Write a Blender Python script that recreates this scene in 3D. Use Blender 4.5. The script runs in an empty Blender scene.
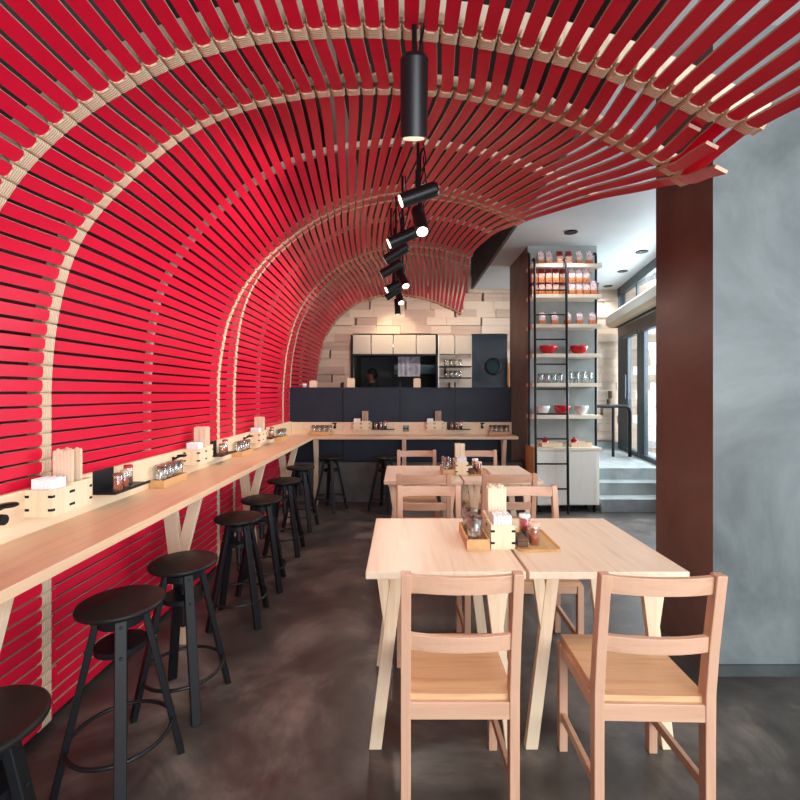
import bpy, math, random
from mathutils import Vector, Matrix
R = random.Random(7)
PI = math.pi
sc = bpy.context.scene
COL = bpy.data.collections.new('room'); sc.collection.children.link(COL)

# ------------------------------------------------------------------ camera
H, F, CX, CY = 1.44, 450.0, 401.0, 393.0
cd = bpy.data.cameras.new('camera'); cam = bpy.data.objects.new('camera', cd); COL.objects.link(cam)
cam.location = (0, 0, H); cam.rotation_euler = (PI/2, 0, 0)
cd.sensor_width = 36; cd.lens = F/800*36
cd.shift_x = -(CX-400)/800; cd.shift_y = -(400-CY)/800
cd.clip_start = 0.05; cd.clip_end = 200
sc.camera = cam

# ------------------------------------------------------------------ materials
def newmat(name):
    m = bpy.data.materials.new(name); m.use_nodes = True
    nt = m.node_tree; b = nt.nodes['Principled BSDF']
    return m, nt, b
def plain(name, c, rough=.5, metal=0, spec=.5, emit=None, es=1, coat=0, alpha=None):
    m, nt, b = newmat(name)
    b.inputs['Base Color'].default_value = (*c, 1); b.inputs['Roughness'].default_value = rough
    b.inputs['Metallic'].default_value = metal; b.inputs['Specular IOR Level'].default_value = spec
    b.inputs['Coat Weight'].default_value = coat
    if emit:
        b.inputs['Emission Color'].default_value = (*emit, 1); b.inputs['Emission Strength'].default_value = es
    return m
def ramp(nt, src, stops):
    r = nt.nodes.new('ShaderNodeValToRGB'); e = r.color_ramp.elements
    while len(e) < len(stops): e.new(.5)
    for i, (p, c) in enumerate(stops):
        e[i].position = p; e[i].color = (*c, 1)
    nt.links.new(src, r.inputs[0]); return r.outputs[0]
def coords(nt, scale, kind='Object', rot=(0,0,0)):
    t = nt.nodes.new('ShaderNodeTexCoord'); mp = nt.nodes.new('ShaderNodeMapping')
    mp.inputs['Scale'].default_value = scale; mp.inputs['Rotation'].default_value = rot
    nt.links.new(t.outputs[kind], mp.inputs[0]); return mp.outputs[0]
def noise(nt, vec, scale, detail=4, dist=0, rough=.55):
    n = nt.nodes.new('ShaderNodeTexNoise'); n.inputs['Scale'].default_value = scale
    n.inputs['Detail'].default_value = detail; n.inputs['Distortion'].default_value = dist; n.inputs['Roughness'].default_value = rough
    nt.links.new(vec, n.inputs['Vector']); return n.outputs['Fac']
def bump(nt, b, src, strength=.1, dist=.01):
    bp = nt.nodes.new('ShaderNodeBump'); bp.inputs['Strength'].default_value = strength; bp.inputs['Distance'].default_value = dist
    nt.links.new(src, bp.inputs['Height']); nt.links.new(bp.outputs[0], b.inputs['Normal'])
def wood(name, light, dark, axis='y', rough=.45, scale=1.0, knots=True):
    m, nt, b = newmat(name)
    s = {'x': (.9, 14, 14), 'y': (14, .9, 14), 'z': (14, 14, .9)}[axis]
    v = coords(nt, tuple(k*scale for k in s))
    n = noise(nt, v, 1.6, 5, 1.1)
    c = ramp(nt, n, [(.3, dark), (.52, light), (.75, tuple(x*.94 for x in light))])
    if knots:
        v2 = coords(nt, (1, 1, 1))
        vo = nt.nodes.new('ShaderNodeTexVoronoi'); vo.inputs['Scale'].default_value = 4.5
        nt.links.new(v2, vo.inputs['Vector'])
        k = ramp(nt, vo.outputs['Distance'], [(.0, (1, 1, 1)), (.05, (0, 0, 0))])
        mx = nt.nodes.new('ShaderNodeMix'); mx.data_type = 'RGBA'
        nt.links.new(k, mx.inputs[0]); nt.links.new(c, mx.inputs[6]); mx.inputs[7].default_value = (*[x*.55 for x in dark], 1)
        c = mx.outputs[2]
    nt.links.new(c, b.inputs['Base Color']); b.inputs['Roughness'].default_value = rough
    bump(nt, b, n, .06, .004)
    return m
def cloudy(name, a, bcol, scale=1.2, rough=(.35, .55), bmp=.05, mid=.5, detail=7, kind='Object', spec=.5):
    m, nt, b = newmat(name)
    v = coords(nt, (1, 1, 1), kind)
    n = noise(nt, v, scale, detail, .6, .62)
    c = ramp(nt, n, [(mid-.14, a), (mid+.14, bcol)])
    nt.links.new(c, b.inputs['Base Color'])
    n2 = noise(nt, v, scale*2.3, 5, .3)
    mr = nt.nodes.new('ShaderNodeMapRange'); mr.inputs[1].default_value = .3; mr.inputs[2].default_value = .7
    mr.inputs[3].default_value = rough[0]; mr.inputs[4].default_value = rough[1]
    nt.links.new(n2, mr.inputs[0]); nt.links.new(mr.outputs[0], b.inputs['Roughness'])
    b.inputs['Specular IOR Level'].default_value = spec
    if bmp: bump(nt, b, n2, bmp, .02)
    return m
def glassmat(name, tint=(.96, .98, .98), refl=.12):
    m = bpy.data.materials.new(name); m.use_nodes = True; nt = m.node_tree; nt.nodes.clear()
    o = nt.nodes.new('ShaderNodeOutputMaterial'); mx = nt.nodes.new('ShaderNodeMixShader')
    t = nt.nodes.new('ShaderNodeBsdfTransparent'); g = nt.nodes.new('ShaderNodeBsdfGlossy')
    t.inputs[0].default_value = (*tint, 1); g.inputs['Roughness'].default_value = .03
    lw = nt.nodes.new('ShaderNodeLayerWeight'); lw.inputs['Blend'].default_value = .35
    mr = nt.nodes.new('ShaderNodeMapRange'); mr.inputs[3].default_value = refl*.35; mr.inputs[4].default_value = min(.9, refl*4.5)
    nt.links.new(lw.outputs['Facing'], mr.inputs[0])
    nt.links.new(mr.outputs[0], mx.inputs[0]); nt.links.new(t.outputs[0], mx.inputs[1]); nt.links.new(g.outputs[0], mx.inputs[2])
    nt.links.new(mx.outputs[0], o.inputs[0]); return m

# red lacquer with subtle variation
m_red, nt, b = newmat('red_lacquer')
v = coords(nt, (1, 1, 1)); n = noise(nt, v, 1.1, 3)
nt.links.new(ramp(nt, n, [(.3, (.56, .004, .028)), (.7, (.68, .007, .042))]), b.inputs['Base Color'])
b.inputs['Roughness'].default_value = .34; b.inputs['Specular IOR Level'].default_value = .26
m_edge = wood('raw_slat_edge', (.62, .45, .32), (.48, .31, .21), 'y', .6, knots=False)
m_rib = wood('pale_plywood', (.72, .60, .46), (.60, .47, .34), 'z', .6, knots=False)
# jute rope
m_jute, nt, b = newmat('jute_rope')
v = coords(nt, (1, 1, 1)); w = nt.nodes.new('ShaderNodeTexWave'); w.wave_type = 'BANDS'; w.bands_direction = 'Y'
w.inputs['Scale'].default_value = 38; w.inputs['Distortion'].default_value = 2.0; w.inputs['Detail'].default_value = 2
nt.links.new(v, w.inputs['Vector'])
nt.links.new(ramp(nt, w.outputs['Fac'], [(.1, (.50, .36, .23)), (.6, (.76, .60, .43))]), b.inputs['Base Color'])
b.inputs['Roughness'].default_value = .9; bump(nt, b, w.outputs['Fac'], .5, .006)

m_table = wood('table_pine', (.78, .61, .45), (.68, .49, .335), 'y', .38, .8)
m_tleg = wood('leg_pine', (.78, .60, .42), (.66, .46, .29), 'z', .5)
m_chair = wood('chair_beech', (.56, .325, .215), (.47, .255, .165), 'z', .45)
m_chairx = wood('chair_beech_rail', (.58, .34, .225), (.48, .265, .17), 'x', .45)
m_seat = wood('chair_seat_pine', (.68, .395, .21), (.56, .29, .145), 'x', .36)
m_counter = wood('counter_pine', (.74, .50, .315), (.66, .41, .245), 'y', .36, .7)
m_counterx = wood('counter_pine_x', (.74, .52, .33), (.66, .43, .255), 'x', .36, .7)
m_splash = wood('backsplash_pine', (.80, .62, .42), (.72, .52, .33), 'y', .45, .8)
m_bracket = wood('bracket_wood', (.66, .50, .35), (.56, .40, .27), 'z', .5)
m_box = wood('box_cypress', (.84, .66, .45), (.76, .56, .36), 'z', .5, .8, knots=False)
m_tray = wood('tray_oak', (.62, .36, .155), (.52, .28, .105), 'y', .4, knots=False)
m_stick = wood('chopstick_wood', (.82, .66, .48), (.66, .48, .32), 'z', .6, 3, knots=False)
m_shelf = wood('shelf_birch', (.88, .78, .62), (.80, .68, .51), 'x', .45, knots=False)
m_cab = wood('cabinet_cream', (.88, .84, .74), (.82, .77, .67), 'z', .45, knots=False)
m_orange = wood('orange_wood', (.55, .26, .10), (.45, .20, .07), 'z', .45, knots=False)
m_block = wood('block_pine', (.58, .42, .325), (.47, .33, .25), 'x', .6, .5)
m_blockb = wood('block_pine_light', (.72, .57, .44), (.62, .46, .34), 'x', .6, .5)
m_black = plain('black_paint', (.007, .0075, .009), .42, spec=.2)
m_blackseat = cloudy('black_stain_seat', (.008, .007, .0065), (.014, .012, .011), 6, (.36, .46), .03, spec=.2)
m_blackmetal = plain('black_metal', (.016, .017, .019), .42, .5)
m_spot = plain('spotlight_black', (.012, .013, .016), .38, .3)
m_navy = cloudy('navy_panel', (.013, .018, .032), (.019, .025, .042), 1.5, (.45, .55), 0, spec=.25)
m_lens = plain('lamp_lens', (1, .95, .85), .4, emit=(1, .84, .62), es=5)
m_lensoff = plain('lamp_glass', (.5, .45, .38), .3, emit=(1, .86, .66), es=.8)
m_white = plain('white_paper', (.86, .86, .86), .8)
m_porc = plain('white_porcelain', (.82, .82, .80), .25, coat=.3)
m_redporc = plain('red_glaze', (.60, .010, .022), .2, coat=.4)
m_glass = glassmat('clear_glass', (.95, .97, .97), .28)
m_window = glassmat('window_glass', (.97, .99, 1.0), .06)
m_frame = plain('window_frame_grey', (.045, .062, .078), .4, .3)
m_frameb = plain('window_header_brown', (.075, .052, .042), .5)
m_steel = plain('brushed_steel', (.58, .52, .45), .38, .75)
m_alu = plain('pale_metal_panel', (.50, .42, .33), .45, .35)
m_kdark = plain('kitchen_dark', (.020, .022, .024), .5)
m_kgreen = plain('kitchen_green_wall', (.085, .090, .060), .6)
m_kblue = plain('kitchen_blue_shelf', (.10, .15, .18), .4, .3)
m_cloth = cloudy('grey_cloth', (.26, .27, .33), (.46, .46, .52), 9, (.8, .9), .05)
m_skin = plain('skin', (.27, .135, .095), .6)
m_hair = plain('dark_hair', (.010, .008, .007), .6)
m_clothes = plain('dark_uniform', (.012, .012, .014), .8)
m_floor = None
# floor: polished mottled concrete, brownish
m, nt, b = newmat('polished_concrete_floor')
v = coords(nt, (1, 1, 1)); n1 = noise(nt, v, 1.5, 8, .8, .65); n2 = noise(nt, v, 5, 6, .4, .6)
c1 = ramp(nt, n1, [(.32, (.030, .026, .023)), (.50, (.066, .058, .052)), (.66, (.165, .145, .128))])
c2 = ramp(nt, n2, [(.35, (.75, .75, .75)), (.65, (1.25, 1.22, 1.18))])
mx = nt.nodes.new('ShaderNodeMix'); mx.data_type = 'RGBA'; mx.blend_type = 'MULTIPLY'; mx.inputs[0].default_value = 1
nt.links.new(c1, mx.inputs[6]); nt.links.new(c2, mx.inputs[7]); nt.links.new(mx.outputs[2], b.inputs['Base Color'])
mr = nt.nodes.new('ShaderNodeMapRange'); mr.inputs[1].default_value = .3; mr.inputs[2].default_value = .7; mr.inputs[3].default_value = .28; mr.inputs[4].default_value = .46
nt.links.new(n2, mr.inputs[0]); nt.links.new(mr.outputs[0], b.inputs['Roughness']); bump(nt, b, n2, .03, .02)
m_floor = m
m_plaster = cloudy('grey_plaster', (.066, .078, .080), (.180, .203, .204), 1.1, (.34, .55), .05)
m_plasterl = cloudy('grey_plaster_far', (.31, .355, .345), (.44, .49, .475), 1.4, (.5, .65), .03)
m_brown = cloudy('rust_brown_plaster', (.105, .050, .039), (.165, .085, .066), 1.6, (.38, .5), .04)
m_conc = cloudy('step_concrete', (.24, .27, .27), (.40, .43, .425), 2.2, (.3, .5), .04)
m_plinth = cloudy('plinth_concrete', (.055, .052, .047), (.12, .112, .10), 2.5, (.5, .7), .05)
m_ceil = cloudy('ceiling_grey_white', (.56, .61, .62), (.64, .68, .69), .8, (.7, .8), .01)
m_dark = cloudy('dark_ceiling', (.035, .033, .031), (.055, .052, .048), 1.2, (.7, .8), 0)
m_darkwall = cloudy('dark_wall', (.050, .043, .036), (.075, .066, .056), 1.2, (.6, .8), 0)
m_soffit = cloudy('soffit_side', (.07, .065, .062), (.10, .095, .09), 1.2, (.6, .8), 0)
m_door = cloudy('dark_steel_door', (.014, .019, .025), (.036, .044, .054), 2.6, (.5, .6), .03, spec=.25)
m_pave = cloudy('street_paving', (.45, .45, .44), (.6, .6, .6), 1.5, (.7, .9), .02)
m_facade = cloudy('street_facade', (.82, .82, .84), (.9, .9, .92), 1.0, (.7, .9), .02)
m_facwin = plain('street_windows', (.42, .46, .50), .25)
m_leaf = cloudy('street_leaves', (.05, .11, .03), (.12, .2, .06), 8, (.6, .8), .1)
m_bark = plain('bark', (.12, .09, .07), .9)
m_chili = cloudy('chili_powder', (.32, .05, .012), (.50, .11, .03), 30, (.8, .9), .1)
m_sauce = plain('red_sauce', (.55, .012, .014), .35)
m_pepper = cloudy('brown_spice', (.055, .030, .018), (.11, .06, .035), 40, (.8, .9), .1)
m_redlid = plain('red_lid', (.42, .012, .016), .35)
m_brownlid = plain('brown_lid', (.20, .075, .035), .45)
m_walnut = wood('walnut_box', (.12, .058, .028), (.08, .036, .018), 'y', .5, knots=False)
m_outlet = plain('outlet_grey', (.20, .19, .18), .5, .3)
m_curtbox = plain('air_curtain_white', (.70, .66, .60), .45)
m_curtan = plain('air_curtain_tan', (.55, .42, .30), .5)
def packet_mat(name, top, mid, low):
    m, nt, b = newmat(name)
    t = nt.nodes.new('ShaderNodeTexCoord'); s = nt.nodes.new('ShaderNodeSeparateXYZ'); nt.links.new(t.outputs['Generated'], s.inputs[0])
    base = ramp(nt, s.outputs['Z'], [(0, low), (.30, low), (.40, mid), (.60, mid), (.66, top), (1, top)])
    v = coords(nt, (1, 1, 1), 'Generated'); n = noise(nt, v, 4, 1)
    k = ramp(nt, n, [(.60, (0, 0, 0)), (.66, (1, 1, 1))])
    mx = nt.nodes.new('ShaderNodeMix'); mx.data_type = 'RGBA'; nt.links.new(k, mx.inputs[0]); nt.links.new(base, mx.inputs[6]); mx.inputs[7].default_value = (.45, .03, .04, 1)
    nt.links.new(mx.outputs[2], b.inputs['Base Color']); b.inputs['Roughness'].default_value = .4
    return m
m_pkw = packet_mat('pale_packet', (.82, .70, .74), (.80, .62, .60), (.58, .20, .06))
m_pkr = packet_mat('red_packet', (.22, .012, .02), (.72, .45, .35), (.60, .20, .06))

# ------------------------------------------------------------------ mesh builder
class MB:
    def __init__(s): s.v = []; s.f = []; s.m = []; s.sm = []
    def add(s, vs, fs, mi=0, smooth=False, mtx=None):
        o = len(s.v)
        for p in vs: s.v.append(tuple(mtx @ Vector(p)) if mtx else tuple(p))
        for i, f in enumerate(fs):
            s.f.append([o+k for k in f]); s.m.append(mi[i] if isinstance(mi, (list, tuple)) else mi); s.sm.append(smooth)
        return s
    def box(s, x0, x1, y0, y1, z0, z1, mi=0, mtx=None):
        vs = [(x0,y0,z0),(x1,y0,z0),(x1,y1,z0),(x0,y1,z0),(x0,y0,z1),(x1,y0,z1),(x1,y1,z1),(x0,y1,z1)]
        return s.add(vs, [(0,3,2,1),(4,5,6,7),(0,1,5,4),(1,2,6,5),(2,3,7,6),(3,0,4,7)], mi, False, mtx)
    def beam(s, p, q, w, t, up=(0,0,1), mi=0, flatends=False):
        # bar from p to q; w along side axis, t along the 'up' axis
        p, q = Vector(p), Vector(q); d = (q-p).normalized(); u = Vector(up)
        side = d.cross(u).normalized(); u = side.cross(d).normalized()
        vs = []
        for c in (p, q):
            for a, bb in ((-1,-1),(1,-1),(1,1),(-1,1)): 
                pt = c + side*(a*w/2) + u*(bb*t/2)
                if flatends:   # shear the end so that it is level (constant z)
                    pt = pt + d*((c.z-pt.z)/d.z)
                vs.append(pt)
        return s.add(vs, [(0,1,2,3),(7,6,5,4),(0,4,5,1),(1,5,6,2),(2,6,7,3),(3,7,4,0)], mi)
    def cyl(s, p, q, r0, r1=None, n=20, mi=0, caps=True):
        r1 = r0 if r1 is None else r1
        p, q = Vector(p), Vector(q); d = (q-p).normalized()
        a = d.orthogonal().normalized(); bb = d.cross(a)
        vs = []
        for c, r in ((p, r0), (q, r1)):
            for i in range(n): vs.append(c + a*(r*math.cos(2*PI*i/n)) + bb*(r*math.sin(2*PI*i/n)))
        s.add(vs, [(i, (i+1) % n, n+(i+1) % n, n+i) for i in range(n)], mi, True)
        if caps:
            s.add(vs[:n], [tuple(reversed(range(n)))], mi); s.add(vs[n:], [tuple(range(n))], mi)
        return s
    def tube(s, path, r, n=10, mi=0, closed=False):
        path = [Vector(p) for p in path]; k = len(path); rings = []
        prev = None
        for i, p in enumerate(path):
            if closed: d = (path[(i+1) % k]-path[i-1]).normalized()
            else: d = (path[min(i+1, k-1)]-path[max(i-1, 0)]).normalized()
            if prev is None: a = d.orthogonal().normalized()
            else: a = (prev - d*prev.dot(d)).normalized()
            prev = a; bb = d.cross(a)
            rings += [p + a*(r*math.cos(2*PI*j/n)) + bb*(r*math.sin(2*PI*j/n)) for j in range(n)]
        fs = []
        for i in range(k if closed else k-1):
            i2 = (i+1) % k
            for j in range(n): fs.append((i*n+j, i*n+(j+1) % n, i2*n+(j+1) % n, i2*n+j))
        s.add(rings, fs, mi, True)
        if not closed:
            s.add(rings[:n], [tuple(reversed(range(n)))], mi); s.add(rings[-n:], [tuple(range(n))], mi)
        return s
    def lathe(s, prof, c=(0,0,0), n=24, mi=0):
        vs = []; fs = []
        for r, z in prof:
            for i in range(n): vs.append((c[0]+r*math.cos(2*PI*i/n), c[1]+r*math.sin(2*PI*i/n), c[2]+z))
        for k in range(len(prof)-1):
            for i in range(n): fs.append((k*n+i, k*n+(i+1) % n, (k+1)*n+(i+1) % n, (k+1)*n+i))
        return s.add(vs, fs, mi, True)
    def sphere(s, c, r, n=14, mi=0):
        if not isinstance(r, (tuple, list)): r = (r, r, r)
        k = n//2; vs = []; fs = []
        for i in range(k+1):
            a = PI*i/k
            for j in range(n): vs.append((c[0]+r[0]*math.sin(a)*math.cos(2*PI*j/n), c[1]+r[1]*math.sin(a)*math.sin(2*PI*j/n), c[2]+r[2]*math.cos(a)))
        for i in range(k):
            for j in range(n): fs.append((i*n+j, (i+1)*n+j, (i+1)*n+(j+1) % n, i*n+(j+1) % n))
        return s.add(vs, fs, mi, True)
    def build(s, name, mats, parent=None, bevel=0, loc=None):
        me = bpy.data.meshes.new(name); me.from_pydata(s.v, [], s.f)
        if not isinstance(mats, (list, tuple)): mats = [mats]
        for m in mats: me.materials.append(m)
        for p, mi, sm in zip(me.polygons, s.m, s.sm): p.material_index = mi; p.use_smooth = sm
        me.update()
        o = bpy.data.objects.new(name, me); COL.objects.link(o)
        if parent: o.parent = parent
        if loc: o.location = loc
        if bevel:
            bv = o.modifiers.new('bevel', 'BEVEL'); bv.width = bevel; bv.segments = 2; bv.limit_method = 'ANGLE'; bv.angle_limit = .6
        return o

def tag(o, label=None, cat=None, group=None, kind=None):
    if label: o['label'] = label
    if cat: o['category'] = cat
    if group: o['group'] = group
    if kind: o['kind'] = kind
    return o
def thing(name, label, cat, loc=(0,0,0), rz=0, group=None):
    o = bpy.data.objects.new(name, None); COL.objects.link(o); o.empty_display_size = .1
    o.location = loc; o.rotation_euler = (0, 0, rz)
    return tag(o, label, cat, group)
def struct(o): o['kind'] = 'structure'; return o
KIDS = {}
def copy_tree(o, parent=None):
    c = o.copy(); COL.objects.link(c)
    if parent: c.parent = parent
    for ch in [x for x in COL.objects if x.parent == o]: copy_tree(ch, c)
    return c
def dup(o, loc, rz=0, label=None, group=None):
    c = copy_tree(o); c.location = loc; c.rotation_euler = (0, 0, rz)
    if label: c['label'] = label
    if group: c['group'] = group
    return c
class Kind:
    """first call makes the thing, later calls copy it"""
    def __init__(s, make): s.make = make; s.o = None
    def __call__(s, loc, rz, label, group=None):
        if s.o is None:
            s.o = s.make(); o = s.o
            o.location = loc; o.rotation_euler = (0, 0, rz); o['label'] = label
            if group: o['group'] = group
            return o
        return dup(s.o, loc, rz, label, group)
ORD = ['first', 'second', 'third', 'fourth', 'fifth', 'sixth', 'seventh', 'eighth', 'ninth', 'tenth', 'eleventh', 'twelfth']
def P(x, y, d): return Vector(((x-CX)*d/F, d, H-(y-CY)*d/F))

# ------------------------------------------------------------------ setting
BACK = 8.2; CEIL = 3.32; HIGH = 4.05
def fx(y): return 2.31+.2*y          # the glazed street front
mb = MB(); mb.box(-1.72, 6.0, -3, BACK+.3, -.2, 0); struct(mb.build('floor', m_floor))
mb = MB(); mb.box(-1.86, -1.70, -3, BACK+.3, 0, HIGH); struct(mb.build('wall_left', m_darkwall))
mb = MB(); mb.box(-1.86, 1.27, -3, BACK+3, HIGH, HIGH+.15); struct(mb.build('ceiling', m_dark))
mb = MB()
mb.box(1.31, 4.2, .6, BACK+.2, CEIL, CEIL+.12)
struct(mb.build('ceiling_lower', m_ceil))
mb = MB(); mb.box(1.27, 1.31, .6, BACK, CEIL, HIGH); struct(mb.build('trim_1', m_soffit))
mb = MB(); mb.box(1.595, 3.3, 2.30, 2.815, 0, HIGH)
for i, f in enumerate(mb.f): pass
mb.m = [0, 0, 0, 0, 0, 1]
struct(mb.build('wall_right', [m_plaster, m_brown]))
mb = MB(); mb.box(1.60, 3.3, 2.285, 2.30, 0, .055); struct(mb.build('baseboard_right', cloudy('base_dark', (.03, .034, .034), (.06, .066, .066), 3, (.4, .5), .03)))
mb = MB(); mb.box(1.62, 2.50, 5.75, 6.70, 0, HIGH); mb.m = [0, 0, 0, 0, 0, 1]
struct(mb.build('wall_shelf_pier', [m_plasterl, m_brown]))
# steps and platform
mb = MB()
mb.box(2.43, fx(5.5)+.1, 5.45, 5.70, 0, .15); mb.box(2.505, fx(5.8)+.1, 5.70, 5.92, 0, .30)
mb.box(2.505, 4.2, 5.92, BACK, 0, .45); mb.box(1.63, 2.5, 6.7, BACK, 0, .45)
struct(mb.build('floor_steps', m_conc))
# back wall: stacked timber blocks around hatch and door
mb = MB()
holes = [(-.87, .66, .9, 2.46), (1.27, 1.93, 0, 2.47)]
ch = .148; z = 0
while z < 3.95:
    x = -1.72 - R.random()*.4
    while x < 4.2:
        w = R.choice([.28, .36, .44, .55, .62]); dep = R.choice([0, .02, .04, .06])
        x0, x1, z0, z1 = x, x+w-.004, z+.001, z+ch-.002
        segs = [(x0, x1)]
        for hx0, hx1, hz0, hz1 in holes:
            if z1 > hz0+.02 and z0 < hz1-.02:
                ns = []
                for a, bq in segs:
                    if bq <= hx0 or a >= hx1: ns.append((a, bq)); continue
                    if a < hx0: ns.append((a, hx0))
                    if bq > hx1: ns.append((hx1, bq))
                segs = ns
        for a, bq in segs:
            if bq-a > .01:
                mb.box(a, bq, BACK-.01-dep, BACK+.12, z0, min(z1, HIGH), 1 if R.random() < .55 or a > 2.4 else 0)
        x += w
        if R.random() < .30:
            g = R.choice([.025, .035, .045]); ok = all(not (z1 > hz0+.02 and z0 < hz1-.02 and x+g > hx0-.05 and x < hx1+.05) for hx0, hx1, hz0, hz1 in holes)
            if ok: mb.box(x-.004, x+g, BACK+.06, BACK+.12, z0, min(z1, HIGH), 2); x += g
    z += ch
struct(mb.build('wall_back', [m_block, m_blockb, plain('block_recess', (.16, .11, .08), .8)]))
mb = MB(); mb.box(2.5, 4.0, BACK-.12, BACK-.08, .45, .56); struct(mb.build('baseboard_back', m_conc))
# kitchen beyond the hatch
mb = MB(); mb.box(-1.8, 1.9, BACK+2.4, BACK+2.5, 0, 3); mb.box(1.25, 1.35, BACK+.2, BACK+2.4, 0, 3); mb.box(-1.8, 2.2, BACK+.13, BACK+2.5, 2.75, 2.85); mb.box(1.2, 2.2, BACK+.13, BACK+.2, 0, 2.8)
struct(mb.build('wall_kitchen', m_kdark))
mb = MB(); mb.box(-1.05, -.95, BACK+.13, BACK+2.4, 0, 3); struct(mb.build('wall_kitchen_side', m_kgreen))
mb = MB(); mb.box(-1.8, 1.9, BACK+.12, BACK+2.5, -.1, .15); struct(mb.build('floor_kitchen', m_kdark))

# glazed street front: window_1 (transom) and door_1 (doors)
def fp(y, z, off=0): return Vector((fx(y)+off, y, z))
mb = MB()
mb.beam(fp(2.7, 3.24), fp(BACK-.1, 3.24), .07, .14)
mb.beam(fp(7.95, .45), fp(7.95, 3.3), .09, .09, (0, 1, 0))
for y in (7.1, 5.3, 3.6): mb.beam(fp(y, 2.6), fp(y, 3.24), .03, .035, (0, 1, 0))
w1 = struct(mb.build('window_1', m_frame))
mb = MB(); mb.beam(fp(2.7, 2.89), fp(7.95, 2.89), .008, .62); mb.build('window_pane', m_window, w1)
mb = MB(); mb.beam(fp(2.7, 2.50), fp(7.95, 2.50), .10, .17); mb.build('window_header', m_frameb, w1)
d1 = None
mb = MB()
for y, w in ((7.74, .30), (6.94, .11), (6.78, .11), (5.5, .12), (5.36, .12), (4.0, .12)): mb.beam(fp(y, .45), fp(y, 2.42), .06, w, (0, 1, 0))
mb.beam(fp(2.8, .48), fp(7.9, .48), .07, .07); mb.beam(fp(2.8, 2.40), fp(7.9, 2.40), .07, .07)
d1 = struct(mb.build('door_1', m_frame))
mb = MB(); mb.beam(fp(2.8, 1.44), fp(7.9, 1.44), .008, 1.88); mb.build('door_pane', m_window, d1)
mb = MB(); mb.cyl(fp(7.55, 1.35, -.06), fp(7.55, 1.75, -.06), .014); mb.build('door_handle', m_frame, d1)
mb = MB(); mb.box(2.9, 3.6, 2.0, 5.9, 0, .45)  # low upstand below glazing
mb = MB(); mb.beam(fp(2.8, .22), fp(5.6, .22), .10, .44); struct(mb.build('wall_street', m_plasterl))
# street outside
mb = MB(); mb.box(-3, 30, -8, 30, -.3, -.205); mb.box(5.2, 9, -8, 30, -.205, .30); struct(mb.build('ground_street', m_pave))
bl = thing('building', 'pale building across the street seen through the glass doors', 'building', (10.5, 12, -.3))
mb = MB(); mb.box(0, 4, -8, 14, 0, 7); mb.build('wall', m_facade, bl)
for k in range(5):
    for j in range(2):
        mb = MB(); y = -7+k*4; mb.box(-.04, .1, y, y+1.6, 1.0+j*3, 2.9+j*3); mb.build('shop_window', m_facwin, bl)
tr = thing('street_tree', 'small green tree on the pavement outside the glass doors', 'tree', (7.2, 10.5, .3))
mb = MB(); mb.cyl((0, 0, 0), (0.05, 0, 1.6), .06, .04); mb.build('trunk', m_bark, tr)
mb = MB()
for k in range(60):
    a, q = R.random()*2*PI, R.random(); rr = .75*math.sqrt(R.random())
    mb.sphere((rr*math.cos(a), rr*math.sin(a), 1.5+1.1*q), .12+.1*R.random(), 8)
mb.build('crown', m_leaf, tr)

# ------------------------------------------------------------------ slat canopy
PROF = {
 1.50: [(5,187),(15,172),(30,155),(45,140),(65,122),(92,102),(110,92),(130,80),(160,65),(200,50),(255,37),(300,33),(350,31),(390,32),(430,35),(470,40),(520,50),(550,56),(580,65),(615,75),(640,85),(670,97),(705,114),(740,132),(752,138)],
 1.90: [(47,393),(47,360),(50,330),(57,295),(62,272),(75,240),(90,217),(107,197),(120,185),(145,162),(165,145),(190,129),(215,117),(242,107),(272,100),(312,94),(345,91.5),(385,91),(430,92),(465,96),(500,103),(535,112),(570,122),(600,135),(630,149),(655,163),(678,177),(688,184)],
 2.74: [(156,393),(156,370),(157,345),(162,310),(172,282),(190,252),(210,230),(235,205),(270,180),(300,166),(340,155),(400,149),(450,153),(500,164),(545,180),(592,203)],
 3.69: [(217,393),(218,380),(220,360),(227,322),(237,300),(245,285),(267,257),(295,234),(320,217),(350,203),(380,195),(402,192),(434,193),(470,200),(497,211),(527,222)],
 4.04: [(234,393),(236,350),(241,315),(250,290),(264,268),(285,247),(310,228),(340,212),(375,203),(402,199),(440,199),(474,205),(500,214),(519,226)],
 4.86: [(262,393),(262,372),(265,342),(270,322),(279,300),(290,280),(307,260),(325,245),(340,236),(362,227),(400,222),(436,222),(463,227),(492,237)],
 5.72: [(283,393),(284,375),(287,350),(295,320),(307,297),(325,277),(345,263),(370,252),(390,247),(409,246),(436,248),(471,258)],
 6.89: [(303,393),(304,360),(308,335),(317,315),(334,297),(355,282),(375,272),(387,269),(403,268),(425,271),(450,277),(468,285)],
 8.04: [(317,393),(318,380),(321,357),(327,335),(340,317),(357,304),(380,297),(402,296),(425,300),(447,308),(461,316)],
}
XW = -1.5; NLOW, NUP = 25, 56; NS = NLOW+NUP
def smooth_poly(pts, n=120, it=14):
    def res(pts, n):
        L = [0]
        for a, bq in zip(pts, pts[1:]): L.append(L[-1]+math.dist(a, bq))
        out = []; j = 0
        for i in range(n):
            s = L[-1]*i/(n-1)
            while j < len(L)-2 and L[j+1] < s: j += 1
            u = (s-L[j])/max(1e-9, L[j+1]-L[j])
            out.append((pts[j][0]+(pts[j+1][0]-pts[j][0])*u, pts[j][1]+(pts[j+1][1]-pts[j][1])*u))
        return out, L[-1]
    p, _ = res(pts, n)
    for _ in range(it):
        p = [p[0]]+[((p[i-1][0]+2*p[i][0]+p[i+1][0])/4, (p[i-1][1]+2*p[i][1]+p[i+1][1])/4) for i in range(1, n-1)]+[p[-1]]
    return res(p, n)
UP = {}
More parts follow.
